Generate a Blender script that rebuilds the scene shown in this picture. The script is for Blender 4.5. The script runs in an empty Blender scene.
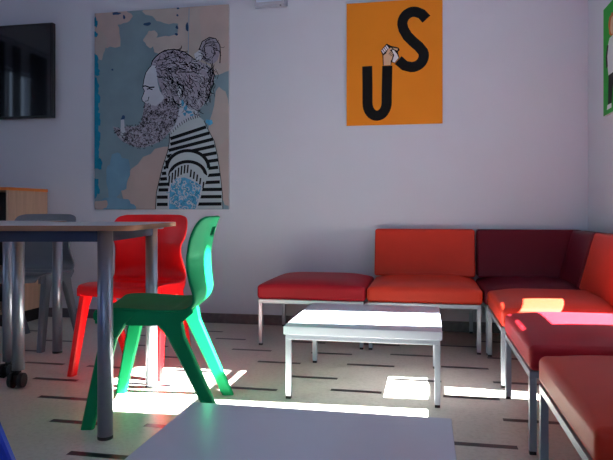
import bpy, bmesh, math, random
from mathutils import Vector, Matrix
random.seed(7)
C = bpy.context.scene.collection
PI = math.pi

# ------------------------------------------------------------------ camera
cam_d = bpy.data.cameras.new('camera')
cam = bpy.data.objects.new('camera', cam_d); C.objects.link(cam)
cam.location = (0, 0, 0.83)
cam.rotation_euler = (math.radians(90), 0, 0.1936)
cam_d.sensor_width = 36; cam_d.lens = 36 * 610 / 613
cam_d.shift_y = -19 / 613
cam_d.clip_start = 0.05
bpy.context.scene.camera = cam

# ------------------------------------------------------------------ world, sun, daylight, added fill
W = bpy.data.worlds.new('sky'); bpy.context.scene.world = W
W.use_nodes = True
W.node_tree.nodes['Background'].inputs[0].default_value = (0.55, 0.70, 1.0, 1)
W.node_tree.nodes['Background'].inputs[1].default_value = 2.4

def light(name, kind, energy, color, loc, direction, **kw):
    l = bpy.data.lights.new(name, kind); l.energy = energy; l.color = color
    for k, v in kw.items(): setattr(l, k, v)
    o = bpy.data.objects.new(name, l); C.objects.link(o); o.location = loc
    o.rotation_euler = Vector(direction).to_track_quat('-Z', 'Y').to_euler()
    return o
light('sun', 'SUN', 190, (1.0, 0.95, 0.90), (4, 3, 5), (-1, -0.05, -1.08), angle=math.radians(0.5))
light('rear_fill', 'AREA', 4, (0.80, 0.86, 1.0), (-0.6, -2.72, 1.75), (0, 1, -0.05), shape='RECTANGLE', size=3.2, size_y=1.6)  # added fill light behind the camera; its rear window is unseen
light('daylight_right_window', 'AREA', 9, (0.86, 0.90, 1.0), (1.30, 2.80, 1.75), (-1, 0, -0.15), shape='RECTANGLE', size=0.7, size_y=2.1)
light('daylight_left_window', 'AREA', 3, (0.80, 0.86, 1.0), (-4.62, 1.0, 1.7), (1, 0, -0.05), shape='RECTANGLE', size=1.2, size_y=1.5)
vs = bpy.context.scene.view_settings
vs.view_transform = 'Standard'; vs.look = 'None'; vs.gamma = 1; vs.exposure = -0.48
vs.use_curve_mapping = False
bpy.context.scene.cycles.max_bounces = 10
bpy.context.scene.cycles.diffuse_bounces = 6

# ------------------------------------------------------------------ materials
def lin(c):
    return tuple(((v / 255) / 12.92 if v / 255 <= 0.04045 else ((v / 255 + 0.055) / 1.055) ** 2.4) for v in c)
def mat(name, rgb, rough=0.5, metal=0.0, var=0.06, scale=20, bump=0.0, bscale=200, stretch=None, coat=0.0, spec=0.5):
    m = bpy.data.materials.new(name); m.use_nodes = True
    nt = m.node_tree; b = nt.nodes['Principled BSDF']
    c = lin(rgb)
    tc = nt.nodes.new('ShaderNodeTexCoord')
    mp = nt.nodes.new('ShaderNodeMapping'); nt.links.new(tc.outputs['Object'], mp.inputs[0])
    if stretch: mp.inputs['Scale'].default_value = stretch
    n = nt.nodes.new('ShaderNodeTexNoise'); n.inputs['Scale'].default_value = scale; n.inputs['Detail'].default_value = 4
    nt.links.new(mp.outputs[0], n.inputs['Vector'])
    r = nt.nodes.new('ShaderNodeValToRGB')
    r.color_ramp.elements[0].position = 0.3; r.color_ramp.elements[1].position = 0.7
    r.color_ramp.elements[0].color = tuple(v * (1 - var) for v in c) + (1,)
    r.color_ramp.elements[1].color = tuple(min(1, v * (1 + var)) for v in c) + (1,)
    nt.links.new(n.outputs[0], r.inputs[0]); nt.links.new(r.outputs[0], b.inputs['Base Color'])
    b.inputs['Roughness'].default_value = rough; b.inputs['Metallic'].default_value = metal
    b.inputs['Specular IOR Level'].default_value = spec
    if coat: b.inputs['Coat Weight'].default_value = coat; b.inputs['Coat Roughness'].default_value = 0.15
    if bump:
        n2 = nt.nodes.new('ShaderNodeTexNoise'); n2.inputs['Scale'].default_value = bscale
        nt.links.new(tc.outputs['Object'], n2.inputs['Vector'])
        bp = nt.nodes.new('ShaderNodeBump'); bp.inputs['Strength'].default_value = bump; bp.inputs['Distance'].default_value = 0.002
        nt.links.new(n2.outputs[0], bp.inputs['Height']); nt.links.new(bp.outputs[0], b.inputs['Normal'])
    return m

M = {}
M['wall'] = mat('painted_wall', (197, 200, 212), 0.75, var=0.015, scale=3, bump=0.15, bscale=90)
M['ceiling'] = mat('ceiling_paint', (196, 200, 212), 0.85, var=0.01)
M['base'] = mat('grey_stone_skirting', (92, 88, 92), 0.35, var=0.25, scale=30)
M['dash'] = mat('black_inlay', (22, 20, 24), 0.3, var=0.1)
M['steel'] = mat('silver_lacquered_steel', (152, 160, 172), 0.32, metal=0.55, var=0.03)
M['tube'] = mat('blue_grey_tube_steel', (140, 146, 160), 0.3, metal=0.6, var=0.03)
M['rail'] = mat('slate_blue_steel', (62, 70, 90), 0.45, metal=0.3, var=0.04)
M['cap'] = mat('black_rubber', (18, 18, 20), 0.5, var=0.1)
M['white'] = mat('white_laminate', (208, 214, 230), 0.2, var=0.012, scale=8)
M['crimson'] = mat('crimson_leatherette', (162, 26, 40), 0.5, spec=0.18, var=0.06, scale=6, bump=0.12, bscale=260)
M['crimson_shaded'] = mat('crimson_leatherette_shaded', (92, 4, 26), 0.5, spec=0.2, var=0.06, scale=6, bump=0.12, bscale=260)  # crimson darkened to paint in the shade on the corner seat
M['orange'] = mat('orange_red_leatherette', (196, 50, 30), 0.45, spec=0.25, var=0.06, scale=6, bump=0.12, bscale=260)
M['red'] = mat('red_plastic', (238, 10, 16), 0.36, var=0.04, scale=10)
M['green'] = mat('green_plastic', (0, 140, 86), 0.6, spec=0.18, var=0.05, scale=10)
M['grey'] = mat('grey_plastic', (104, 108, 118), 0.4, var=0.05, scale=10)
M['blue'] = mat('blue_plastic', (10, 60, 200), 0.3, var=0.05, scale=10)
M['beech'] = mat('beech_veneer', (196, 158, 130), 0.45, var=0.10, scale=6, stretch=(5, 5, 0.5))
M['edge_wood'] = mat('brown_edge_band', (168, 118, 84), 0.45, var=0.12, scale=8, stretch=(1, 1, 6))
M['orange_edge'] = mat('orange_edge_band', (222, 122, 38), 0.4, var=0.05)
M['dark'] = mat('dark_panel', (40, 30, 30), 0.6, var=0.2)
M['bezel'] = mat('tv_black_plastic', (12, 12, 14), 0.3, var=0.1)
M['screen'] = mat('tv_glass', (5, 5, 8), 0.05, var=0.05, spec=0.8, coat=0.5)
M['plastic_white'] = mat('white_plastic', (158, 162, 176), 0.35, var=0.02)
M['lens'] = mat('translucent_diffuser', (190, 205, 225), 0.2, var=0.04)
M['curtain'] = mat('navy_curtain', (38, 44, 70), 0.85, var=0.15, scale=6, stretch=(8, 8, 0.3))
M['frame_w'] = mat('window_frame_paint', (206, 206, 208), 0.4, var=0.02)

def glass():
    m = bpy.data.materials.new('window_glass'); m.use_nodes = True; nt = m.node_tree
    for n in list(nt.nodes): nt.nodes.remove(n)
    o = nt.nodes.new('ShaderNodeOutputMaterial'); mx = nt.nodes.new('ShaderNodeMixShader')
    t = nt.nodes.new('ShaderNodeBsdfTransparent'); g = nt.nodes.new('ShaderNodeBsdfGlossy'); g.inputs['Roughness'].default_value = 0.02
    n = nt.nodes.new('ShaderNodeTexNoise'); n.inputs['Scale'].default_value = 2
    r = nt.nodes.new('ShaderNodeValToRGB'); r.color_ramp.elements[0].color = (.93, .96, .95, 1); r.color_ramp.elements[1].color = (.97, .99, .98, 1)
    nt.links.new(n.outputs[0], r.inputs[0]); nt.links.new(r.outputs[0], t.inputs[0])
    mx.inputs[0].default_value = 0.05
    nt.links.new(t.outputs[0], mx.inputs[1]); nt.links.new(g.outputs[0], mx.inputs[2]); nt.links.new(mx.outputs[0], o.inputs[0])
    return m
M['glass'] = glass()

def terrazzo():
    m = mat('terrazzo', (204, 199, 190), 0.34, var=0.05, scale=1.2)
    nt = m.node_tree; b = nt.nodes['Principled BSDF']
    old = b.inputs['Base Color'].links[0].from_socket
    tc = nt.nodes.new('ShaderNodeTexCoord')
    v = nt.nodes.new('ShaderNodeTexVoronoi'); v.inputs['Scale'].default_value = 85
    n = nt.nodes.new('ShaderNodeTexNoise'); n.inputs['Scale'].default_value = 60; n.inputs['Detail'].default_value = 5
    nt.links.new(tc.outputs['Object'], v.inputs['Vector']); nt.links.new(tc.outputs['Object'], n.inputs['Vector'])
    r = nt.nodes.new('ShaderNodeValToRGB')
    r.color_ramp.elements[0].color = (.60, .58, .56, 1); r.color_ramp.elements[1].color = (1, 1, 1, 1)
    r.color_ramp.elements[0].position = 0.0; r.color_ramp.elements[1].position = 0.45
    sep = nt.nodes.new('ShaderNodeSeparateColor'); nt.links.new(v.outputs['Color'], sep.inputs[0])
    nt.links.new(sep.outputs[0], r.inputs[0])
    mx = nt.nodes.new('ShaderNodeMix'); mx.data_type = 'RGBA'; mx.blend_type = 'MULTIPLY'; mx.inputs[0].default_value = 0.28
    nt.links.new(old, mx.inputs[6]); nt.links.new(r.outputs[0], mx.inputs[7])
    r2 = nt.nodes.new('ShaderNodeValToRGB'); r2.color_ramp.elements[0].position = .35; r2.color_ramp.elements[1].position = .65
    r2.color_ramp.elements[0].color = (.86, .85, .84, 1); r2.color_ramp.elements[1].color = (1, 1, 1, 1)
    nt.links.new(n.outputs[0], r2.inputs[0])
    mx2 = nt.nodes.new('ShaderNodeMix'); mx2.data_type = 'RGBA'; mx2.blend_type = 'MULTIPLY'; mx2.inputs[0].default_value = 0.5
    nt.links.new(mx.outputs[2], mx2.inputs[6]); nt.links.new(r2.outputs[0], mx2.inputs[7])
    nt.links.new(mx2.outputs[2], b.inputs['Base Color'])
    return m
M['floor'] = terrazzo()

# ------------------------------------------------------------------ mesh helpers
def obj(name, bm, mats, parent=None, smooth=False, **props):
    me = bpy.data.meshes.new(name)
    bmesh.ops.recalc_face_normals(bm, faces=bm.faces)
    bm.to_mesh(me); bm.free()
    if not isinstance(mats, (list, tuple)): mats = [mats]
    for m in mats: me.materials.append(m)
    if smooth:
        for p in me.polygons: p.use_smooth = True
    o = bpy.data.objects.new(name, me); C.objects.link(o)
    if parent: o.parent = parent
    for k, v in props.items(): o[k] = v
    return o
def thing(name, label, cat, loc=(0, 0, 0), rz=0, group=None):
    o = bpy.data.objects.new(name, None); C.objects.link(o)
    o.empty_display_size = 0.1
    o.location = loc; o.rotation_euler = (0, 0, rz); o['label'] = label; o['category'] = cat
    if group: o['group'] = group
    return o
def copy_tree(o, parent=None):
    c = o.copy(); C.objects.link(c)
    if parent: c.parent = parent
    for ch in list(o.children): copy_tree(ch, c)
    return c
def box(bm, x0, x1, y0, y1, z0, z1, mi=0, bev=0.0):
    v = [bm.verts.new(p) for p in ((x0,y0,z0),(x1,y0,z0),(x1,y1,z0),(x0,y1,z0),(x0,y0,z1),(x1,y0,z1),(x1,y1,z1),(x0,y1,z1))]
    fs = []
    for f in ((0,3,2,1),(4,5,6,7),(0,1,5,4),(1,2,6,5),(2,3,7,6),(3,0,4,7)):
        fc = bm.faces.new([v[i] for i in f]); fc.material_index = mi; fs.append(fc)
    if bev:
        es = list({e for f in fs for e in f.edges})
        r = bmesh.ops.bevel(bm, geom=es, offset=bev, segments=2, profile=0.5, affect='EDGES')
        for f in r['faces']: f.material_index = mi
    return v
def cyl(bm, p0, p1, r0, r1=None, seg=24, mi=0):
    r1 = r0 if r1 is None else r1
    p0 = Vector(p0); p1 = Vector(p1); d = (p1 - p0).normalized()
    a = d.orthogonal().normalized(); b = d.cross(a)
    A = [bm.verts.new(p0 + (a*math.cos(t) + b*math.sin(t))*r0) for t in [2*PI*i/seg for i in range(seg)]]
    B = [bm.verts.new(p1 + (a*math.cos(t) + b*math.sin(t))*r1) for t in [2*PI*i/seg for i in range(seg)]]
    for i in range(seg):
        f = bm.faces.new((A[i], A[(i+1)%seg], B[(i+1)%seg], B[i])); f.material_index = mi; f.smooth = True
    for L in (A, B):
        f = bm.faces.new(L); f.material_index = mi
def prism(bm, pts, z0, z1, mi_side=0, mi_top=0, mi_bot=0):
    A = [bm.verts.new((x, y, z0)) for x, y in pts]; B = [bm.verts.new((x, y, z1)) for x, y in pts]
    n = len(pts)
    for i in range(n):
        f = bm.faces.new((A[i], A[(i+1)%n], B[(i+1)%n], B[i])); f.material_index = mi_side
    f = bm.faces.new(B); f.material_index = mi_top
    f = bm.faces.new(A); f.material_index = mi_bot
def rounded_box(sx, sy, sz, r, n=6, m=8, crown=0.0, warp=None):
    """box centred on the origin with all edges rounded by radius r"""
    bm = bmesh.new()
    def axis(s):
        h = s/2; inner = h - r
        c = [-h + r*(1-math.cos(PI/2*i/n)) for i in range(n)]
        mid = [-inner + 2*inner*i/m for i in range(m+1)]
        return c + mid + [-v for v in reversed(c)]
    ax = [axis(sx), axis(sy), axis(sz)]; hs = (sx/2, sy/2, sz/2)
    cache = {}
    def V(p):
        q = Vector([max(-hs[i]+r, min(hs[i]-r, p[i])) for i in range(3)])
        d = Vector(p) - q
        if d.length > 1e-9: d = d.normalized()*r
        w = q + d
        if crown and w.z > 0: w.z += crown*(1-(2*w.x/sx)**2)*(1-(2*w.y/sy)**2)*(w.z/hs[2])
        if warp: w = Vector(warp(w))
        k = (round(w.x, 6), round(w.y, 6), round(w.z, 6))
        if k not in cache: cache[k] = bm.verts.new(w)
        return cache[k]
    for a in range(3):
        b, c = (a+1)%3, (a+2)%3
        for s in (-1, 1):
            for i in range(len(ax[b])-1):
                for j in range(len(ax[c])-1):
                    q = []
                    for di, dj in ((0,0),(1,0),(1,1),(0,1)):
                        p = [0,0,0]; p[a] = s*hs[a]; p[b] = ax[b][i+di]; p[c] = ax[c][j+dj]; q.append(V(p))
                    q2 = []
                    for v in q:
                        if v not in q2: q2.append(v)
                    if len(q2) >= 3:
                        try: f = bm.faces.new(q2); f.smooth = True
                        except ValueError: pass
    return bm
def shift(bm, d):
    bmesh.ops.translate(bm, verts=bm.verts, vec=Vector(d)); return bm
def struct(name, bm, m, parent=None, smooth=False):
    o = obj(name, bm, m, parent, smooth)
    if not parent: o['kind'] = 'structure'
    return o

# ------------------------------------------------------------------ room shell
XL, XR, YB, YF, ZC = -4.4, 1.05, 4.316, -2.6, 3.0
T = 0.15
# floor with its black inlays
bm = bmesh.new()
box(bm, XL-T, XR+T, YF-T, YB+T, -0.1, 0)
dashes = [(-1.345,-1.141,3.785),(-1.143,-0.901,3.509),(-1.60,-1.37,4.0),(-0.911,-0.67,3.25),(-0.90,-0.677,2.746),(-0.203,0.04,3.556),
 (0.079,0.322,3.33),(0.075,0.318,2.80),(-0.434,-0.20,2.80),(0.085,0.315,2.24),(0.30,0.53,2.53),(-0.42,-0.166,3.284),(-2.78,-2.57,3.782),
 (-2.46,-2.233,3.24),(-2.156,-1.922,2.986),(-1.911,-1.673,2.712),(-1.699,-1.452,2.448),(-1.458,-1.23,2.178),(-1.204,-0.97,1.897),
 (-0.16,0.073,3.038),(0.319,0.552,3.075),(-1.78,-1.55,3.50),(-1.95,-1.71,3.78),(-2.20,-1.97,4.05),(-2.42,-2.19,3.52),(-1.55,-1.31,3.25),
 (-1.78,-1.54,2.98),(-1.30,-1.06,2.99),(-1.43,-1.19,2.72),(-1.07,-0.83,2.20),(-0.66,-0.42,3.51),(-0.67,-0.43,2.99),(-0.40,-0.16,3.80),(-0.86,-0.62,3.78),
 (0.08,0.32,3.85),(0.34,0.56,3.58),(-0.86,-0.62,4.10),(-0.2,0.04,4.10),(0.34,0.58,4.02),(-2.60,-2.38,2.98),(-2.42,-2.18,2.71),(-2.2,-1.97,2.45),
 (-0.62,-0.38,2.48),(-0.17,0.07,2.46),(0.34,0.58,1.99),(0.09,0.33,1.72),(-0.16,0.08,1.96),(-0.42,-0.18,2.2),(0.56,0.8,2.8),(0.56,0.8,2.26)]
for k in range(-10, 3):
    for j in range(0, 10):
        dashes.append((0.08 + k*0.48 + (j%2)*0.24, 0.31 + k*0.48 + (j%2)*0.24, 1.5 - j*0.27))
for x0, x1, y in dashes:
    v = [bm.verts.new(p) for p in ((x0,y-.017,.0006),(x1,y-.017,.0006),(x1,y+.017,.0006),(x0,y+.017,.0006))]
    f = bm.faces.new(v); f.material_index = 1
o = obj('floor', bm, [M['floor'], M['dash']]); o['kind'] = 'structure'

bm = bmesh.new(); box(bm, XL-T, XR+T, YF-T, YB+T, ZC, ZC+0.1); struct('ceiling', bm, M['ceiling'])
bm = bmesh.new(); box(bm, XL-T, XR+T, YB, YB+T, 0, ZC); struct('wall_back', bm, M['wall'])
def wall_holes(name, axis, a0, a1, p0, p1, holes):
    """wall running along an axis from a0 to a1, p0..p1 thick, with rectangular openings (h0,h1,z0,z1)"""
    bm = bmesh.new()
    def b(s0, s1, z0, z1):
        if s1-s0 < 1e-4 or z1-z0 < 1e-4: return
        if axis == 'y': box(bm, p0, p1, s0, s1, z0, z1)
        else: box(bm, s0, s1, p0, p1, z0, z1)
    cur = a0
    for h0, h1, z0, z1 in sorted(holes):
        b(cur, h0, 0, ZC); b(h0, h1, 0, z0); b(h0, h1, z1, ZC); cur = h1
    b(cur, a1, 0, ZC)
    return struct(name, bm, M['wall'])
WR = (2.44, 3.16, 0.60, 2.92)
wall_holes('wall_right', 'y', YF, YB, XR, XR+T, [WR])
WL = [(2.20, 3.00, 0.95, 2.38), (0.40, 1.60, 0.95, 2.50)]
wall_holes('wall_left', 'y', YF, YB, XL-T, XL, WL)
WBK = (-2.2, 1.0-0.0, 0.95, 2.55)
wall_holes('wall_rear', 'x', XL-T, XR+T, YF-T, YF, [(WBK[0], WBK[1]-0.05, WBK[2], WBK[3])])
# windows: frame + panes
def win(name, axis, h0, h1, z0, z1, p, bars):
    bm = bmesh.new(); d = 0.025; t = 0.03
    def b(s0, s1, a, c):
        if axis == 'y': box(bm, p-d, p+d, s0, s1, a, c, bev=0.003)
        else: box(bm, s0, s1, p-d, p+d, a, c, bev=0.003)
    b(h0, h1, z0, z0+t); b(h0, h1, z1-t, z1); b(h0, h0+t*.4, z0, z1); b(h1-t*.4, h1, z0, z1)
    for q in bars: b(*q)
    f = struct(name, bm, M['frame_w'])
    bm = bmesh.new()
    if axis == 'y': box(bm, p-.003, p+.003, h0+.005, h1-.005, z0+.01, z1-.01)
    else: box(bm, h0+.005, h1-.005, p-.003, p+.003, z0+.01, z1-.01)
    struct('window_pane', bm, M['glass'], f)
    return f
# casements above a low fixed light: meeting stiles only above the transom
win('window_1', 'y', *WR, XR+0.10, [(WR[0], WR[1], 1.17, 1.205), (2.66, 2.80, 1.205, 2.28), (WR[0], WR[1], 2.28, 2.30)])
win('window_2', 'y', *WL[0], XL-0.08, [(2.58, 2.63, .95, 2.38)])
win('window_3', 'y', *WL[1], XL-0.08, [(0.98, 1.03, .95, 2.5)])
win('window_4', 'x', WBK[0], WBK[1]-0.05, WBK[2], WBK[3], YF-0.08, [(-1.18,-1.12,.95,2.55),(-.12,-.06,.95,2.55)])
# skirting boards
bm = bmesh.new(); box(bm, XL, XR, YB-.012, YB, 0, .072, bev=.002); struct('baseboard_back', bm, M['base'])
bm = bmesh.new(); box(bm, XR-.012, XR, YF, YB-.012, 0, .072, bev=.002); struct('baseboard_right', bm, M['base'])
bm = bmesh.new(); box(bm, XL, XL+.012, YF, YB-.012, 0, .072, bev=.002); struct('baseboard_left', bm, M['base'])

# curtains at the left window (mirrored in the television)
def curtain(y0, y1, label):
    bm = bmesh.new(); n = 40; pts = []
    for i in range(n+1):
        t = i/n; pts.append((XL+0.06+0.022*math.sin(t*(y1-y0)/0.07*2*PI), y0+(y1-y0)*t))
    for dz0, dz1 in ((0.75, 2.60),):
        rows = [[bm.verts.new((x+off, y, z)) for x, y in pts] for off, z in ((0,dz0),(0,dz1))]
        rows2 = [[bm.verts.new((x+.004, y, z)) for x, y in pts] for z in (dz0, dz1)]
        for R in (rows, rows2):
            for i in range(n): bm.faces.new((R[0][i], R[0][i+1], R[1][i+1], R[1][i]))
        for i in range(n):
            bm.faces.new((rows[0][i], rows[0][i+1], rows2[0][i+1], rows2[0][i])); bm.faces.new((rows[1][i], rows[1][i+1], rows2[1][i+1], rows2[1][i]))
    t = thing('curtain', label, 'curtain', (0,0,0), 0)
    o = obj('curtain_panel', bm, M['curtain'], t, True)
    for k in range(3):
        y = y0 + (y1-y0)*(k+.5)/3
        bm = bmesh.new(); box(bm, XL+.055, XL+.065, y-.006, y+.006, 2.60, 2.6475); obj('curtain_hook', bm, M['steel'], t)
    return t
curtain(2.10, 2.36, 'dark navy curtain at the window mirrored in the television, nearest the camera')
curtain(2.565, 2.675, 'narrow dark navy curtain between the two bright strips mirrored in the television')
curtain(2.82, 3.12, 'dark navy curtain at the window mirrored in the television, nearest the cabinet')
t = thing('curtain_rail', 'steel curtain rail above the window mirrored in the television', 'curtain rail')
bm = bmesh.new(); cyl(bm, (XL+.06, 2.0, 2.66), (XL+.06, 3.2, 2.66), .012); obj('rail', bm, M['steel'], t)
for y in (2.04, 3.16):
    bm = bmesh.new(); box(bm, XL, XL+.06, y-.01, y+.01, 2.652, 2.675); obj('bracket', bm, M['steel'], t)

# ------------------------------------------------------------------ lounge seating
MW = 0.65; TB = 0.024; ZF = 0.285
def frame_parts(root):
    bm = bmesh.new()
    for a in ((0, MW, 0, TB), (0, MW, MW-TB, MW), (0, TB, TB, MW-TB), (MW-TB, MW, TB, MW-TB)):
        box(bm, a[0], a[1], a[2], a[3], ZF-TB, ZF, bev=.0015)
    obj('frame', bm, M['steel'], root)
    for x in (0, MW-TB):
        for y in (0, MW-TB):
            bm = bmesh.new(); box(bm, x, x+TB, y, y+TB, 0.012, ZF-TB, bev=.0015)
            l = obj('leg', bm, M['steel'], root)
            bm = bmesh.new(); box(bm, x+.001, x+TB-.001, y+.001, y+TB-.001, 0, 0.012)
            obj('foot_cap', bm, M['cap'], l)
def seat_part(root, m, back=False, side=False):
    H = 0.112; g = 0.004
    def dome(w):
        if w.z <= 0: return w
        u, v = abs(2*w.x/MW), abs(2*w.y/MW)
        k = max(0, 1-u**5)*max(0, 1-v**5)
        return (w.x, w.y, w.z + .036*k*min(1, w.z/.02))
    H = 0.088
    bm = rounded_box(MW+.022, MW+.004, H, 0.022, m=16, warp=dome)
    shift(bm, (MW/2, MW/2, ZF+H/2+.0005))
    obj('seat_cushion', bm, m, root, True)
def back_part(root, m, side=False, trim=0.0):
    Hh = 0.315; z0 = 0.392
    def warp(w):
        t = (w.z+Hh/2)/Hh
        y = w.y
        k = 0.5 - y/0.17          # 1 at the front face, 0 at the rear
        return (w.x, y + 0.085*t*max(0, min(1, k)), w.z)
    bm = rounded_box(MW+.014, 0.17, Hh, 0.018, warp=warp)
    shift(bm, (MW/2, MW-.085+.006, z0+Hh/2))
    o = obj('backrest', bm, m, root, True)
    if side:
        L = MW - 0.16
        bm = rounded_box(L, 0.17, Hh, 0.018, warp=warp)
        bmesh.ops.rotate(bm, verts=bm.verts, cent=(0,0,0), matrix=Matrix.Rotation(-PI/2, 3, 'Z'))
        shift(bm, (MW-.085+.006, L/2-.003, z0+Hh/2))
        obj('backrest', bm, m, root, True)
def module(name, label, cat, loc, rz, m, back=False, side=False, group=None):
    t = thing(name, label, cat, loc, rz, group)
    frame_parts(t); seat_part(t, m, back)
    if back: back_part(t, m, side)
    return t
YR = 3.648
module('ottoman', 'crimson backless seat against the back wall, left end of the row', 'ottoman', (-1.018, YR, 0), 0, M['crimson'])
module('lounge_chair', 'orange-red padded seat with backrest against the back wall, behind the white table', 'lounge chair', (-0.338, YR, 0), 0, M['orange'], True)
module('corner_seat', 'crimson seat, shade painted in, filling the room corner with a backrest on two sides', 'corner seat', (0.340, YR, 0), 0, M['crimson_shaded'], True, True)
module('lounge_chair', 'orange-red seat with backrest along the right wall, partly in sunlight', 'lounge chair', (0.345, 3.630, 0), -PI/2, M['orange'], True)
module('ottoman', 'crimson backless seat in the right-hand row with a pink band of sunlight', 'ottoman', (0.345, 2.832, 0), -PI/2, M['crimson'])
module('ottoman', 'orange-red backless seat cut by the lower right corner, nearest the camera', 'ottoman', (0.350, 2.03, 0), -PI/2, M['orange'])

# ------------------------------------------------------------------ low white tables
def low_table(label, x0, y0, w=0.685, d=0.69):
    t = thing('low_table', label, 'coffee table', (x0, y0, 0), 0)
    zt = 0.322; th = 0.036
    bm = bmesh.new(); box(bm, 0, w, 0, d, zt-th, zt, bev=.002); obj('table_top', bm, M['white'], t)
    z1 = zt-th-.0005; z0 = z1-.022; i = .008
    bm = bmesh.new()
    for a in ((i, w-i, i, i+TB), (i, w-i, d-i-TB, d-i), (i, i+TB, i+TB, d-i-TB), (w-i-TB, w-i, i+TB, d-i-TB)):
        box(bm, a[0], a[1], a[2], a[3], z0, z1, bev=.0015)
    obj('frame', bm, M['white_steel'], t)
    for x in (i, w-i-TB):
        for y in (i, d-i-TB):
            bm = bmesh.new(); box(bm, x, x+TB, y, y+TB, .012, z0, bev=.0015); l = obj('leg', bm, M['white_steel'], t)
            bm = bmesh.new(); box(bm, x+.001, x+TB-.001, y+.001, y+TB-.001, 0, .012); obj('foot_cap', bm, M['cap'], l)
    return t
M['white_steel'] = mat('pale_grey_steel', (176, 184, 198), 0.32, metal=0.5, var=0.02)
low_table('square white low table in front of the red and orange seats, striped with sunlight', -0.618, 2.62)
low_table('square white low table in the foreground, its top in shade', -0.607, 0.845, 0.668, 0.69)

# ------------------------------------------------------------------ school tables
def rounded_poly(w, d, r, n=8):
    pts = []
    for cx, cy, a in ((w-r, r, -90), (w-r, d-r, 0), (r, d-r, 90), (r, r, 180)):
        for k in range(n+1):
            t = math.radians(a + 90*k/n); pts.append((cx+r*math.cos(t), cy+r*math.sin(t)))
    return pts
def castor(parent, x, y):
    bm = bmesh.new()
    cyl(bm, (x, y, .058), (x, y, .085), .014)
    box(bm, x-.012, x+.012, y-.030, y+.014, .03, .062, bev=.004)
    c = obj('castor', bm, M['cap'], parent)
    for s in (-1, 1):
        bm = bmesh.new(); cyl(bm, (x+s*.013, y-.012, .036), (x+s*.034, y-.012, .036), .036, .033, 28)
        obj('wheel', bm, M['cap'], c)
def school_table(label, leg0, ang, w, d, over_r, over, castors, rr, zt):
    """leg0: world position of the front right leg; w,d: leg spacing"""
    t = thing('school_table', label, 'table', (leg0[0], leg0[1], 0), ang)
    th = 0.019
    pts = [(x - w - over, y - over) for x, y in rounded_poly(w + over + over_r, d + 2*over, rr)]
    bm = bmesh.new(); prism(bm, pts, zt-th, zt, 1, 0, 1)
    obj('table_top', bm, [M['top_grey'], M['edge_wood']], t)
    bm = bmesh.new(); z1 = zt-th-.001; z0 = z1-.040; h = .0125
    for a in ((-w, 0, -h, h), (-w, 0, d-h, d+h), (-h, h, h, d-h), (-w-h, -w+h, h, d-h)):
        box(bm, a[0], a[1], a[2], a[3], z0, z1)
    obj('frame_rail', bm, M['rail'], t)
    for i, (x, y) in enumerate(((0,0),(0,d),(-w,d),(-w,0))):
        c = i in castors; zb = .083 if c else .012
        bm = bmesh.new(); cyl(bm, (x, y, zb), (x, y, z1-.001), .0275, seg=32); l = obj('leg', bm, M['tube'], t)
        if c: castor(l, x, y)
        else:
            bm = bmesh.new(); cyl(bm, (x, y, 0), (x, y, .012), .0278, seg=32); obj('foot_cap', bm, M['cap'], l)
    return t
M['top_grey'] = mat('pale_grey_laminate', (205, 202, 205), 0.3, var=0.02)
school_table('pale-topped school table on round grey legs beside the green chair', (-1.150, 2.045), math.radians(10.5), 0.63, 0.64, .11, .07, (2, 3), .06, 0.778)
school_table('pale-topped school table behind the near one, beside the grey chair', (-2.045, 2.70), math.radians(8), 0.65, 0.53, .05, .05, (0, 3), .05, 0.772)

# ------------------------------------------------------------------ moulded plastic chairs
def catmull(P, n):
    out = []
    for i in range(len(P)-1):
        p0 = P[max(i-1,0)]; p1 = P[i]; p2 = P[i+1]; p3 = P[min(i+2,len(P)-1)]
        for k in range(n):
            t = k/n
            out.append(tuple(0.5*((2*b)+(-a+c)*t+(2*a-5*b+4*c-d)*t*t+(-a+3*b-3*c+d)*t**3) for a,b,c,d in zip(p0,p1,p2,p3)))
    out.append(P[-1]); return out
def shell_mesh():
    # y, z, half width, wrap of the side edges towards the front (back) 
    P = [(-.232,.405,.190,0),(-.228,.432,.210,0),(-.205,.449,.220,0),(-.12,.452,.222,0),(-.01,.444,.220,0),(.06,.441,.218,0),(.12,.446,.218,.004),(.163,.467,.217,.014),
         (.180,.505,.213,.030),(.178,.55,.204,.044),(.174,.60,.197,.050),(.173,.645,.200,.050),(.176,.675,.216,.046),(.184,.72,.224,.045),(.195,.765,.222,.038),(.206,.795,.206,.028),(.213,.808,.165,.016)]
    R = catmull(P, 5); nc = 24
    bm = bmesh.new(); rows = []
    for (y, z, w, f) in R:
        row = []
        for j in range(nc+1):
            t = -1 + 2*j/nc
            tt = math.copysign(abs(t)**0.9, t)
            e = abs(t)**2.2
            dish = .012*(1-t*t)
            if f > 0: yy, zz = y + dish*.8 - f*e, z
            else: yy, zz = y, z - dish*.8
            row.append(bm.verts.new((w*tt, yy, zz)))
        rows.append(row)
    for i in range(len(rows)-1):
        for j in range(nc):
            zm = (rows[i][j].co.z + rows[i+1][j].co.z)/2; xm = (rows[i][j].co.x + rows[i][j+1].co.x)/2
            if 0.728 < zm < 0.768 and abs(xm) < 0.058 and rows[i][j].co.y > .15: continue
            f = bm.faces.new((rows[i][j], rows[i][j+1], rows[i+1][j+1], rows[i+1][j])); f.smooth = True
    return bm
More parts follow.
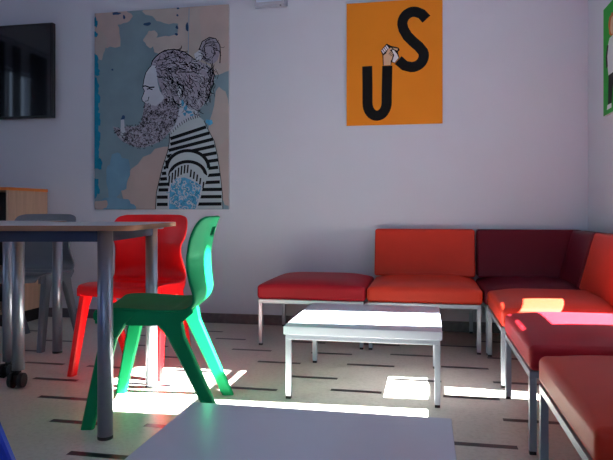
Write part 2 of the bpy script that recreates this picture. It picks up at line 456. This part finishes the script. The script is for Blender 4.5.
def leg_mesh(front, s):
    bm = bmesh.new()
    if front: sec = [(.205,-.115,.445,.13,.030),(.209,-.145,.40,.09,.034),(.213,-.170,.34,.064,.036),(.232,-.245,.0,.048,.034)]
    else:     sec = [(.200,.045,.445,.15,.030),(.202,.058,.40,.105,.034),(.202,.088,.34,.068,.036),(.190,.246,.0,.050,.034)]
    rings = []
    for x, y, z, wy, wx in sec:
        c = .007; ring = []
        for px, py in ((-wx/2+c,-wy/2),(wx/2-c,-wy/2),(wx/2,-wy/2+c),(wx/2,wy/2-c),(wx/2-c,wy/2),(-wx/2+c,wy/2),(-wx/2,wy/2-c),(-wx/2,-wy/2+c)):
            ring.append(bm.verts.new((s*(x+px), y+py, z)))
        rings.append(ring)
    for a, b in zip(rings, rings[1:]):
        for i in range(8): bm.faces.new((a[i], a[(i+1)%8], b[(i+1)%8], b[i]))
    bm.faces.new(rings[0]); bm.faces.new(rings[-1])
    return bm
def plastic_chair(label, loc, rz, m):
    t = thing('school_chair', label, 'chair', loc, rz, 'moulded plastic chairs')
    o = obj('seat_shell', shell_mesh(), m, t, True)
    md = o.modifiers.new('thickness', 'SOLIDIFY'); md.thickness = 0.013; md.offset = 0
    md2 = o.modifiers.new('soften', 'SUBSURF'); md2.levels = 1; md2.render_levels = 1
    for s in (-1, 1):
        obj('leg', leg_mesh(True, s), m, t); obj('leg', leg_mesh(False, s), m, t)
        bm = bmesh.new()
        # rail under the seat edge, swept up into the back
        rail = [(-.222,.398,.44),(-.15,.392,.448),(-.02,.388,.442),(.06,.392,.436),(.112,.402,.441),(.150,.436,.452)]
        fr = [(-.222,.44),(-.15,.448),(-.02,.442),(.06,.436),(.105,.441),(.146,.452)]
        A = []
        for (yb, zb, zt), (yt, zt2) in zip(rail, fr):
            w = .213 if zb < .41 else (.209 if zb < .48 else .197)
            A.append([bm.verts.new((s*(w+dx), yy, zz)) for dx, yy, zz in ((-.012,yb,zb),(.006,yb,zb),(.006,yt,zt2),(-.012,yt,zt2))])
        for a, b in zip(A, A[1:]):
            for i in range(4): bm.faces.new((a[i], a[(i+1)%4], b[(i+1)%4], b[i]))
        bm.faces.new(A[0]); bm.faces.new(A[-1])
        obj('seat_rail', bm, m, t)
    return t
# local front is -Y; origin on the floor between the feet
ga = math.atan2(-.96, .28)   # direction of facing for the green chair
def face(dx, dy): return math.atan2(dy, dx) + PI/2
plastic_chair('red plastic school chair facing the camera behind the near table', (-1.52, 3.035, 0), face(0.0, -1), M['red'])
plastic_chair('green plastic school chair seen from behind and side, tucked at near table', (-1.078, 2.402, 0), face(-.975, -.22), M['green'])
plastic_chair('grey plastic school chair by the cabinet, behind the far table', (-2.465, 3.46, 0), face(0.03, -1), M['grey'])
plastic_chair('blue plastic school chair, only a leg in the lower left corner', (-1.452, 1.44, 0), face(-0.98, -0.2), M['blue'])

# ------------------------------------------------------------------ cabinet
t = thing('cabinet', 'open beech cabinet with orange-edged top at the left against the back wall', 'cabinet', (-2.915, 3.85, 0), 0)
cw, cd, ct = 1.0, 0.455, 1.0
bm = bmesh.new()
box(bm, -.02, 0, 0, cd, .09, ct-.022); box(bm, -cw, -cw+.02, 0, cd, .09, ct-.022)
box(bm, -cw+.02, -.02, 0, cd-.01, .09, .11)
obj('cabinet_body', bm, M['beech'], t)
bm = bmesh.new(); box(bm, -cw+.02, -.02, cd-.010, cd-.002, .11, ct-.022); obj('back_panel', bm, M['dark'], t)
bm = bmesh.new(); box(bm, -cw-.004, .004, -.006, cd, ct-.022, ct, 0)
bm.faces.ensure_lookup_table()
for f in bm.faces:
    f.material_index = 0 if f.calc_center_median().z > ct-.001 or f.calc_center_median().z < ct-.021 else 1
obj('cabinet_top', bm, [M['beech'], M['orange_edge']], t)
for z in (.38, .66):
    bm = bmesh.new(); box(bm, -cw+.02, -.02, .01, cd-.012, z, z+.02); obj('shelf', bm, M['dark_wood'] if 'dark_wood' in M else M['beech'], t)
bm = bmesh.new(); box(bm, -cw+.04, -.012, .03, cd-.005, 0, .09); obj('plinth', bm, M['navy'] if 'navy' in M else M['dark'], t)

# ------------------------------------------------------------------ television
t = thing('television', 'black wall-mounted flat television above the cabinet, cut by the left edge', 'television', (-2.83, 4.24, 1.552), 0)
bm = bmesh.new(); box(bm, -1.30, 0, .004, .045, 0, .735, bev=.004); obj('housing', bm, M['bezel'], t)
bm = bmesh.new(); box(bm, -1.286, -.014, 0, .006, .018, .722); obj('screen', bm, M['screen'], t)
bm = bmesh.new(); box(bm, -.85, -.45, .045, .0755, .2, .5); obj('wall_bracket', bm, M['steel'], t)

# emergency light
t = thing('emergency_light', 'small white wall box at the top edge, between the two pictures', 'emergency light', (-1.215, 4.316, 2.308), 0)
def w_(v):
    k = 1 if v.y > 0 else (0.93 if v.z > 0 else 0.90)
    return (v.x*k, v.y, v.z)
bm = rounded_box(.245, .075, .11, .010, n=3, m=2, warp=w_); shift(bm, (.11, -.0385, .055)); obj('housing', bm, M['plastic_white'], t, True)
bm = bmesh.new(); box(bm, .015, .205, -.082, -.075, .022, .09, bev=.004); obj('diffuser', bm, M['lens'], t)
bm = bmesh.new(); cyl(bm, (.19, -.06, .0), (.19, -.06, -.004), .006); obj('indicator', bm, M['cap'], t)

# ------------------------------------------------------------------ flat art
class Art:
    """a printed board: coloured shapes laid on the face of a thin panel. axes: s right, t down, both in picture units"""
    def __init__(self, name, label, size, face_fn, bg, parent_loc, rz, side):
        self.w, self.h = size; self.bm = bmesh.new(); self.mats = [side, bg]; self.lv = 0
        self.fn = face_fn; self.name = name; self.label = label; self.loc = parent_loc; self.rz = rz
        box(self.bm, 0, self.w, 0, .018, -self.h, 0, 0)
        self.poly_raw([(0,0),(self.w,0),(self.w,self.h),(0,self.h)], 1)
    def mi(self, m):
        if m not in self.mats: self.mats.append(m)
        return self.mats.index(m)
    def poly_raw(self, pts, mi, inc=True):
        if inc: self.lv += 1
        y = -.00012*self.lv
        cl = []
        for x, z in pts:
            cl.append((max(0, min(self.w, x)), max(0, min(self.h, z))))
        out = []
        for p in cl:
            if not out or (abs(p[0]-out[-1][0]) + abs(p[1]-out[-1][1])) > 1e-5: out.append(p)
        if len(out) > 2 and abs(out[0][0]-out[-1][0]) + abs(out[0][1]-out[-1][1]) < 1e-5: out.pop()
        if len(out) < 3: return
        vs_ = [self.bm.verts.new((x, y, -z)) for x, z in out]
        f = self.bm.faces.new(vs_)
        if f.calc_area() < 1e-9: return
        f.normal_update()
        if f.normal.y > 0: f.normal_flip()
        f.material_index = mi
        bmesh.ops.triangulate(self.bm, faces=[f])
    def poly(self, pts, m, inc=True): self.poly_raw([self.fn(*p) for p in pts], self.mi(m), inc)
    def blob(self, cx, cy, rx, ry, m, jag=.15, n=28, seed=0):
        rd = random.Random(seed); ph = [rd.uniform(0, 6.28) for _ in range(4)]
        pts = []
        for i in range(n):
            a = 2*PI*i/n; k = 1 + jag*(.5*math.sin(2*a+ph[0])+.4*math.sin(3*a+ph[1])+.4*math.sin(5*a+ph[2])+.3*math.sin(9*a+ph[3]))
            pts.append((cx+rx*k*math.cos(a), cy+ry*k*math.sin(a)))
        self.poly(pts, m)
    def line(self, pts, wid, m, inc=True):
        if inc: self.lv += 1
        y = -.00012*self.lv; mi = self.mi(m)
        n = len(pts); L = []; Rr = []
        for i, (x, z) in enumerate(pts):
            a = pts[max(0,i-1)]; b = pts[min(n-1,i+1)]
            dx, dy = b[0]-a[0], b[1]-a[1]; q = math.hypot(dx, dy) or 1
            wv = wid[i] if isinstance(wid, (list, tuple)) else wid
            nx, ny = -dy/q*wv/2, dx/q*wv/2
            def cv(px, pz):
                u, v = self.fn(px, pz); return self.bm.verts.new((max(0,min(self.w,u)), y, -max(0,min(self.h,v))))
            L.append(cv(x+nx, z+ny)); Rr.append(cv(x-nx, z-ny))
        for i in range(n-1):
            f = self.bm.faces.new((L[i], L[i+1], Rr[i+1], Rr[i])); f.material_index = mi
    def build(self, cat):
        me = bpy.data.meshes.new(self.name); self.bm.to_mesh(me); self.bm.free()
        for m in self.mats: me.materials.append(m)
        o = bpy.data.objects.new(self.name, me); C.objects.link(o)
        o.location = self.loc; o.rotation_euler = (0, 0, self.rz); o['label'] = self.label; o['category'] = cat
        return o
def ink(name, rgb, var=.03, scale=12): return mat(name, rgb, 0.65, spec=0.2, var=var, scale=scale)
K = ink('black_ink', (6, 6, 9)); 
# bearded man print; drawn on a 134 x 197 unit sheet, origin at sheet unit (94,12)
PW, PH = 1.080, 1.510
def f1(x, y):
    s = (x-94.3)/133.8; top = 12.8-5.6*s; bot = 210.2+1.0*s
    return s*PW, (y-top)/(bot-top)*PH
TEAL = ink('slate_teal_ink', (110, 134, 146), .08, 5); PEACH = ink('peach_ink', (164, 150, 148), .05, 6); TAN = ink('tan_ink', (160, 152, 150), .06, 6)
DBLUE = ink('petrol_blue_ink', (20, 120, 152), .15, 20); MBLUE = ink('washed_blue_ink', (98, 138, 164), .1, 8); NAVY = ink('ink_blue', (44, 74, 110))
SKIN = ink('pale_paper_ink', (168, 176, 190), .02); HAIR = ink('mauve_hair_ink', (140, 138, 154), .1, 40); SHIRT = ink('pale_shirt_ink', (160, 174, 182), .02); TBL = ink('tattoo_blue_ink', (74, 146, 186), .2, 40)
CANVAS = mat('canvas_edge', (190, 190, 195), .6)
a = Art('wall_picture', 'large print of a bearded man with a hair bun in a striped shirt', (PW, PH), f1, TEAL, (-2.505, 4.296, 2.352), 0, CANVAS)
a.blob(104, 28, 16, 22, PEACH, .25, seed=1); a.blob(118, 14, 14, 10, PEACH, .2, seed=2); a.blob(98, 44, 8, 16, TAN, .2, seed=3)
a.blob(152, 40, 7, 8, TAN, .2, seed=5); a.blob(212, 30, 34, 52, TAN, .12, n=60, seed=4); a.blob(170, 12, 22, 14, TAN, .2, seed=14); a.blob(218, 28, 18, 36, PEACH, .15, seed=6)
a.blob(170, 46, 16, 10, TAN, .2, seed=9)
a.blob(222, 150, 14, 60, TAN, .15, seed=7); a.blob(226, 175, 9, 36, PEACH, .15, seed=8)
a.poly([(165,148),(156,150),(152,155),(144,158),(139,165),(132,170),(128,177),(124,184),(122,192),(124,200),(131,207),(138,210.5),(176,210.5),(176,148)], PEACH)
a.blob(112, 207, 18, 9, MBLUE, .2, seed=10); a.blob(100, 206, 8, 5, PEACH, .2, seed=11)
a.blob(118, 176, 12, 22, MBLUE, .2, seed=50); a.blob(126, 208, 9, 5, MBLUE, .25, seed=41)
for k, (yy, ry, rx) in enumerate(((62,8,3.2),(72,4,4.2),(84,7,3),(95,9,4.5),(108,9,4),(120,8,5),(136,12,5),(152,10,4.5),(163,8,6),(184,5,3),(192,6,4.2),(22,5,2),(34,3,2))):
    a.blob(95.5, yy, rx, ry, DBLUE, .3, seed=20+k)
for x, y, rx, ry in ((148.5,25,3.6,1.8),(117,13.6,4,1.6),(125,17.5,1.3,2),(178.5,17,1.1,1.1),(178,29,1.3,1.7),(177.5,36,1.6,1.2),(188,29,1.5,4),(113,70,1,1),(179,10,1.4,1),(124.5,118,1.5,2.2)):
    a.blob(x, y, rx, ry, NAVY, .25, 14, seed=int(x))
a.line([(190,10),(189,60)], .5, MBLUE)
# head and hair
hair = [(153,66),(154,62),(157,58.5),(161,55),(166.3,52.2),(171,51),(175.4,51),(181,52.3),(186,54),(190,57),(193.7,60),(198,62),(203,65),(208,67),(212,71),(214.5,77),(214,85),(210.5,90),(211.5,97),(207,101),(203,108),(199,113),(193,115),(186,112),(180,106),(172,104),(166,102),(163,95),(160,84),(157,74)]
a.poly(hair, HAIR)
a.poly([(210,40),(215,41.5),(219,45),(220.5,50),(219.5,56),(218,62),(214,66),(209,66),(203,62),(199,57),(200,50),(203,44)], HAIR)
a.poly([(195,56),(200,52.5),(204,58),(201,63),(196,61)], SKIN)
a.poly([(153,66.5),(150,70),(147.3,74),(145.6,80),(144.6,86),(144.4,89),(146,92),(144.6,96),(143.2,99),(143.8,102),(146.5,104),(146,107),(150,112),(160,110),(166,103),(165,98),(161,92),(159,84),(158,74),(156.5,67)], SKIN)
a.poly([(178.5,88),(181,86.5),(183.4,89),(183.2,95),(181,100),(178.8,98)], SKIN)
a.poly([(181,101),(186,105),(192,110),(199,114),(201,118),(190,122),(180,128),(172,135),(170.5,133),(176,124),(180,114)], SKIN)
beard = [(146.5,103.5),(151,106),(157,107),(163,103),(166,98.5),(172,100),(177,103.7),(180,110),(179,120),(175,128),(168,137),(161,143),(154,146),(146,148.5),(139,148.5),(131,146),(124,142.5),(119,138),(115.5,132),(113.5,127),(118,128),(122,130),(128,127),(135,127.5),(140,126),(143,122),(144,116),(145,110)]
a.poly(beard, HAIR)
a.poly([(121.8,120),(125,119.5),(126,132),(126.6,138),(121.5,138)], SKIN); a.poly([(121.4,120.5),(123.6,116.5),(125.6,120)], NAVY)
def inside(p, poly):
    x, y = p; c = False; n = len(poly)
    for i in range(n):
        x1, y1 = poly[i]; x2, y2 = poly[(i+1)%n]
        if (y1 > y) != (y2 > y) and x < (x2-x1)*(y-y1)/(y2-y1)+x1: c = not c
    return c
rd = random.Random(3)
lv0 = a.lv
def curls(poly, count, wid, size, m, flow=None):
    xs = [p[0] for p in poly]; ys = [p[1] for p in poly]; k = 0; a.lv += 1
    while k < count:
        x, y = rd.uniform(min(xs), max(xs)), rd.uniform(min(ys), max(ys))
        if not inside((x, y), poly): continue
        k += 1; an = (flow(x, y) if flow else rd.uniform(0, 6.28)) + rd.uniform(-.5, .5)
        kr = rd.uniform(-.6, .6) if flow else rd.choice((-1, 1))*rd.uniform(.5, 1.1)
        pts = [(x, y)]
        for q in range(4):
            x += math.cos(an)*size/4; y += math.sin(an)*size/4; an += kr; pts.append((x, y))
        a.line(pts, wid, m, inc=False)
        a.lv += 0.02
curls(beard, 400, .42, 3.4, K)
curls(beard, 110, .35, 3.0, SKIN)
curls(beard, 160, .5, 2.6, K)
curls(hair, 330, .42, 7.0, K, lambda x, y: math.atan2(y-95, x-160)*.25 + (0.35 if y < 75 else 1.2))
curls(hair, 60, .35, 6.0, SKIN, lambda x, y: (0.35 if y < 75 else 1.2))
bun = [(210,40),(219,45),(220.5,52),(215,64),(206,62),(201,55),(203,44)]
curls(bun, 45, .42, 6.0, K, lambda x, y: math.atan2(y-52, x-210)+1.5)
for L, w in (([(153,66.5),(150,70),(147.3,74),(145.6,80),(144.6,86),(144.4,89),(146,92),(144.6,96),(143.2,99),(143.8,102),(146.5,104)], .6),
             ([(144,87.5),(147,87),(151,88.6),(156,88.4)], 1.1), ([(148.5,90.4),(151,89.8),(154,91)], 1.0), ([(146.5,102.4),(149.5,102),(150.5,98)], .6),
             ([(153,66),(154,62),(157,58.5),(161,55),(166.3,52),(175.4,51),(186,54),(193.7,60)], .8),
             ([(178.5,88),(181,86.5),(183.4,89),(183.2,95),(181,100)], .5), ([(200,52),(203,44),(210,40),(216,41.5),(220,48),(220.5,56),(220,66)], .8),
             ([(212,71),(214.5,78),(213,88),(210,98),(206,106)], .6)):
    a.line(L, w, K)
for i in range(16):
    x, y = rd.uniform(206, 216), rd.uniform(62, 90); a.line([(x,y),(x+rd.uniform(-1,3),y+6),(x+rd.uniform(-4,4),y+rd.uniform(10,16))], .4, K)
for x, y, rx, ry in ((184,105,1.4,3),(187,110,1.8,2.4),(190,114,3,1.6),(186,116,1.4,1.6),(193,117,2,1),(210,124.5,3.6,2.6)): a.blob(x, y, rx, ry, TBL, .3, 14, seed=int(x+y))
# shirt
shirt = [(171.5,135.5),(180,128),(190,121.5),(200,118.5),(205,123),(208.5,131),(214.7,143),(218,158),(221,180),(222.6,196),(223,210.6),(157.3,210.6),(158.2,194),(161.5,180),(164.8,167),(169.4,153),(171,144)]
a.poly(shirt, SHIRT)
def xspan(y):
    xs = []
    n = len(shirt)
    for i in range(n):
        x1, y1 = shirt[i]; x2, y2 = shirt[(i+1)%n]
        if (y1 > y) != (y2 > y): xs.append((x2-x1)*(y-y1)/(y2-y1)+x1)
    return (min(xs), max(xs)) if len(xs) >= 2 else None
for k in range(13):
    yr = 126.5 + k*7.2; sl = max(0, .32-.036*k)
    pts = []
    for q in range(41):
        x = 157 + q*(223.5-157)/40
        y = yr + (215-x)*sl
        if inside((x, y), shirt): pts.append((x, y))
    if len(pts) > 1: a.line(pts, 3.3, K)
for L, w in ((shirt[-6:]+[shirt[0]], .7), (shirt[4:11], .6)): a.line(L, w, K)
sleeve = [(169,182),(167.5,170),(170,160),(176,153),(186,150.5),(196,152),(204,158),(209,168),(209.5,176),(206,186),(199,180),(190,177),(180,176),(174,179)]
a.poly(sleeve, SHIRT)
for k, (off) in enumerate((0, 7.4, 14.6)):
    pts = []
    for q in range(21):
        t = PI*(1.0+q/20)
        pts.append((189+(20.5-.4*off)*math.cos(t), 170+off+(18.5-.5*off)*math.sin(t)*.95))
    a.line(pts, 3.2, K)
arm = [(171,182),(176,177.5),(184,176),(194,178),(204.5,184.5),(202,198),(198,210.6),(169.5,210.6),(169.6,196)]
cuff = [(169,183),(172,174),(180,168),(190,167),(200,171),(207,177),(204,186.5),(195,181),(185,178.5),(177,179.5),(171.5,184.5)]
a.poly(arm, SKIN); a.poly(cuff, SHIRT)
for i in range(12):
    t = i/11; x = 170.5+t*33.5; yt = 181-13*math.sin(PI*(t*.9+.02))+ (t*6 if t > .6 else 0)
    a.line([(x+.8, yt-3+3*t), (x, yt+7.5-1.5*t)], 1.5, K)
a.poly([(173,186),(178,180),(186,179),(195,182.5),(202.5,188),(200,199),(196.5,210.6),(171,210.6),(171.4,196)], TBL)
curls([(173,186),(180,180),(195,183),(202,188),(197,210),(172,210)], 60, .9, 7, SKIN)
curls([(173,186),(180,180),(195,183),(202,188),(197,210),(172,210)], 30, .6, 6, DBLUE)
for i in range(14):
    t = i/13; x = 172.5+t*28; y = 134.2-16*t+3.5*math.sin(t*PI)*-1
    a.line([(x, y-1.3), (x+.9, y+1.6)], .6, K)
a.build('picture')

# "US" poster
UW, UH = .664, .866
def f2(x, y):
    s = (x-346)/95.6; top = 3-2*s; bot = 125+.5*s
    return s*UW, (y-top)/(bot-top)*UH
OR = ink('orange_print', (212, 124, 26), .03, 4); HS = ink('hand_tan_ink', (206, 170, 140)); HW = ink('hand_white_ink', (222, 220, 226))
a = Art('wall_poster', 'orange poster with black letters US joined by clasped hands', (UW, UH), f2, OR, (-.553, 4.296, 2.298), 0, CANVAS)
def P2(x, y): return (320+x/3.406, y/3.406)
def arc(cx, cy, rx, ry, a0, a1, n=16): return [P2(cx+rx*math.cos(math.radians(a0+(a1-a0)*i/n)), cy+ry*math.sin(math.radians(a0+(a1-a0)*i/n))) for i in range(n+1)]
a.line([P2(160,225)] + [P2(161,290)] + [P2(161,340)] + arc(194,350,33,44,180,0) + [P2(227,330), P2(228,280), P2(229,226)], 35/3.406, K)
S = [P2(361,74), P2(345,56)] + arc(318,87,38,40,-75,-180,10) + [P2(284,105), P2(297,128), P2(316,148), P2(336,166), P2(350,184)] + arc(311,196,41,38,-10,90,10) + [P2(288,228), P2(266,208)]
a.line(S, 35/3.406, K)
def P3(x, y): return (370+x/10.22, 35+y/10.22)
a.poly([P3(*p) for p in ((130,315),(128,250),(125,205),(108,165),(170,95),(215,120),(290,140),(305,165),(285,185),(300,245),(250,300),(222,285),(215,318))], K)
a.poly([P3(*p) for p in ((140,315),(137,215),(165,195),(190,160),(215,175),(235,200),(225,250),(212,275),(210,315))], HS)
for q in ((118,165),(133,150),(148,136),(163,122)):
    a.poly([P3(q[0]-3, q[1]-2), P3(q[0]+7, q[1]-11), P3(q[0]+30, q[1]+22), P3(q[0]+18, q[1]+30)], HW)
a.poly([P3(*p) for p in ((225,160),(245,165),(275,205),(292,245),(250,292),(228,280),(236,250),(248,215),(232,185))], HW)
a.poly([P3(*p) for p in ((232,140),(285,152),(278,172),(248,158))], HS)
a.poly([P3(*p) for p in ((165,190),(185,155),(212,138),(230,150),(205,165),(188,200))], HS)
for p, q in (((190,205),(215,180)),((200,215),(225,190)),((210,225),(232,205))): a.line([P3(*p), P3(*q)], .5, K)
a.build('poster')

# green poster on the right wall: local x runs from the far edge towards the camera
GW, GH = .44, .63
GR = ink('green_print', (30, 148, 48), .05, 6)
def f3(x, y): return x*1.05, y*1.05
a = Art('wall_poster', 'bright green poster of a standing person, cut by the right edge', (GW, GH), f3, GR, (XR-.019, 3.885, 2.02), -PI/2, CANVAS)
OB = ink('auburn_ink', (190, 96, 40)); WH = ink('shirt_white_ink', (214, 218, 226))
a.blob(.155, .125, .052, .066, OB, .15, seed=3); a.blob(.168, .135, .036, .048, HS, .05, seed=2)
a.poly([(.12,.19),(.22,.19),(.27,.23),(.28,.34),(.25,.40),(.10,.40),(.075,.31),(.08,.23)], WH)
a.line([(.085,.22),(.062,.28),(.072,.34)], .03, K)
a.poly([(.10,.39),(.25,.39),(.26,.56),(.19,.56),(.175,.45),(.155,.56),(.09,.56)], K)
a.poly([(.08,.55),(.155,.55),(.155,.575),(.07,.575)], WH); a.poly([(.19,.55),(.27,.55),(.28,.575),(.19,.575)], WH)
a.build('poster')
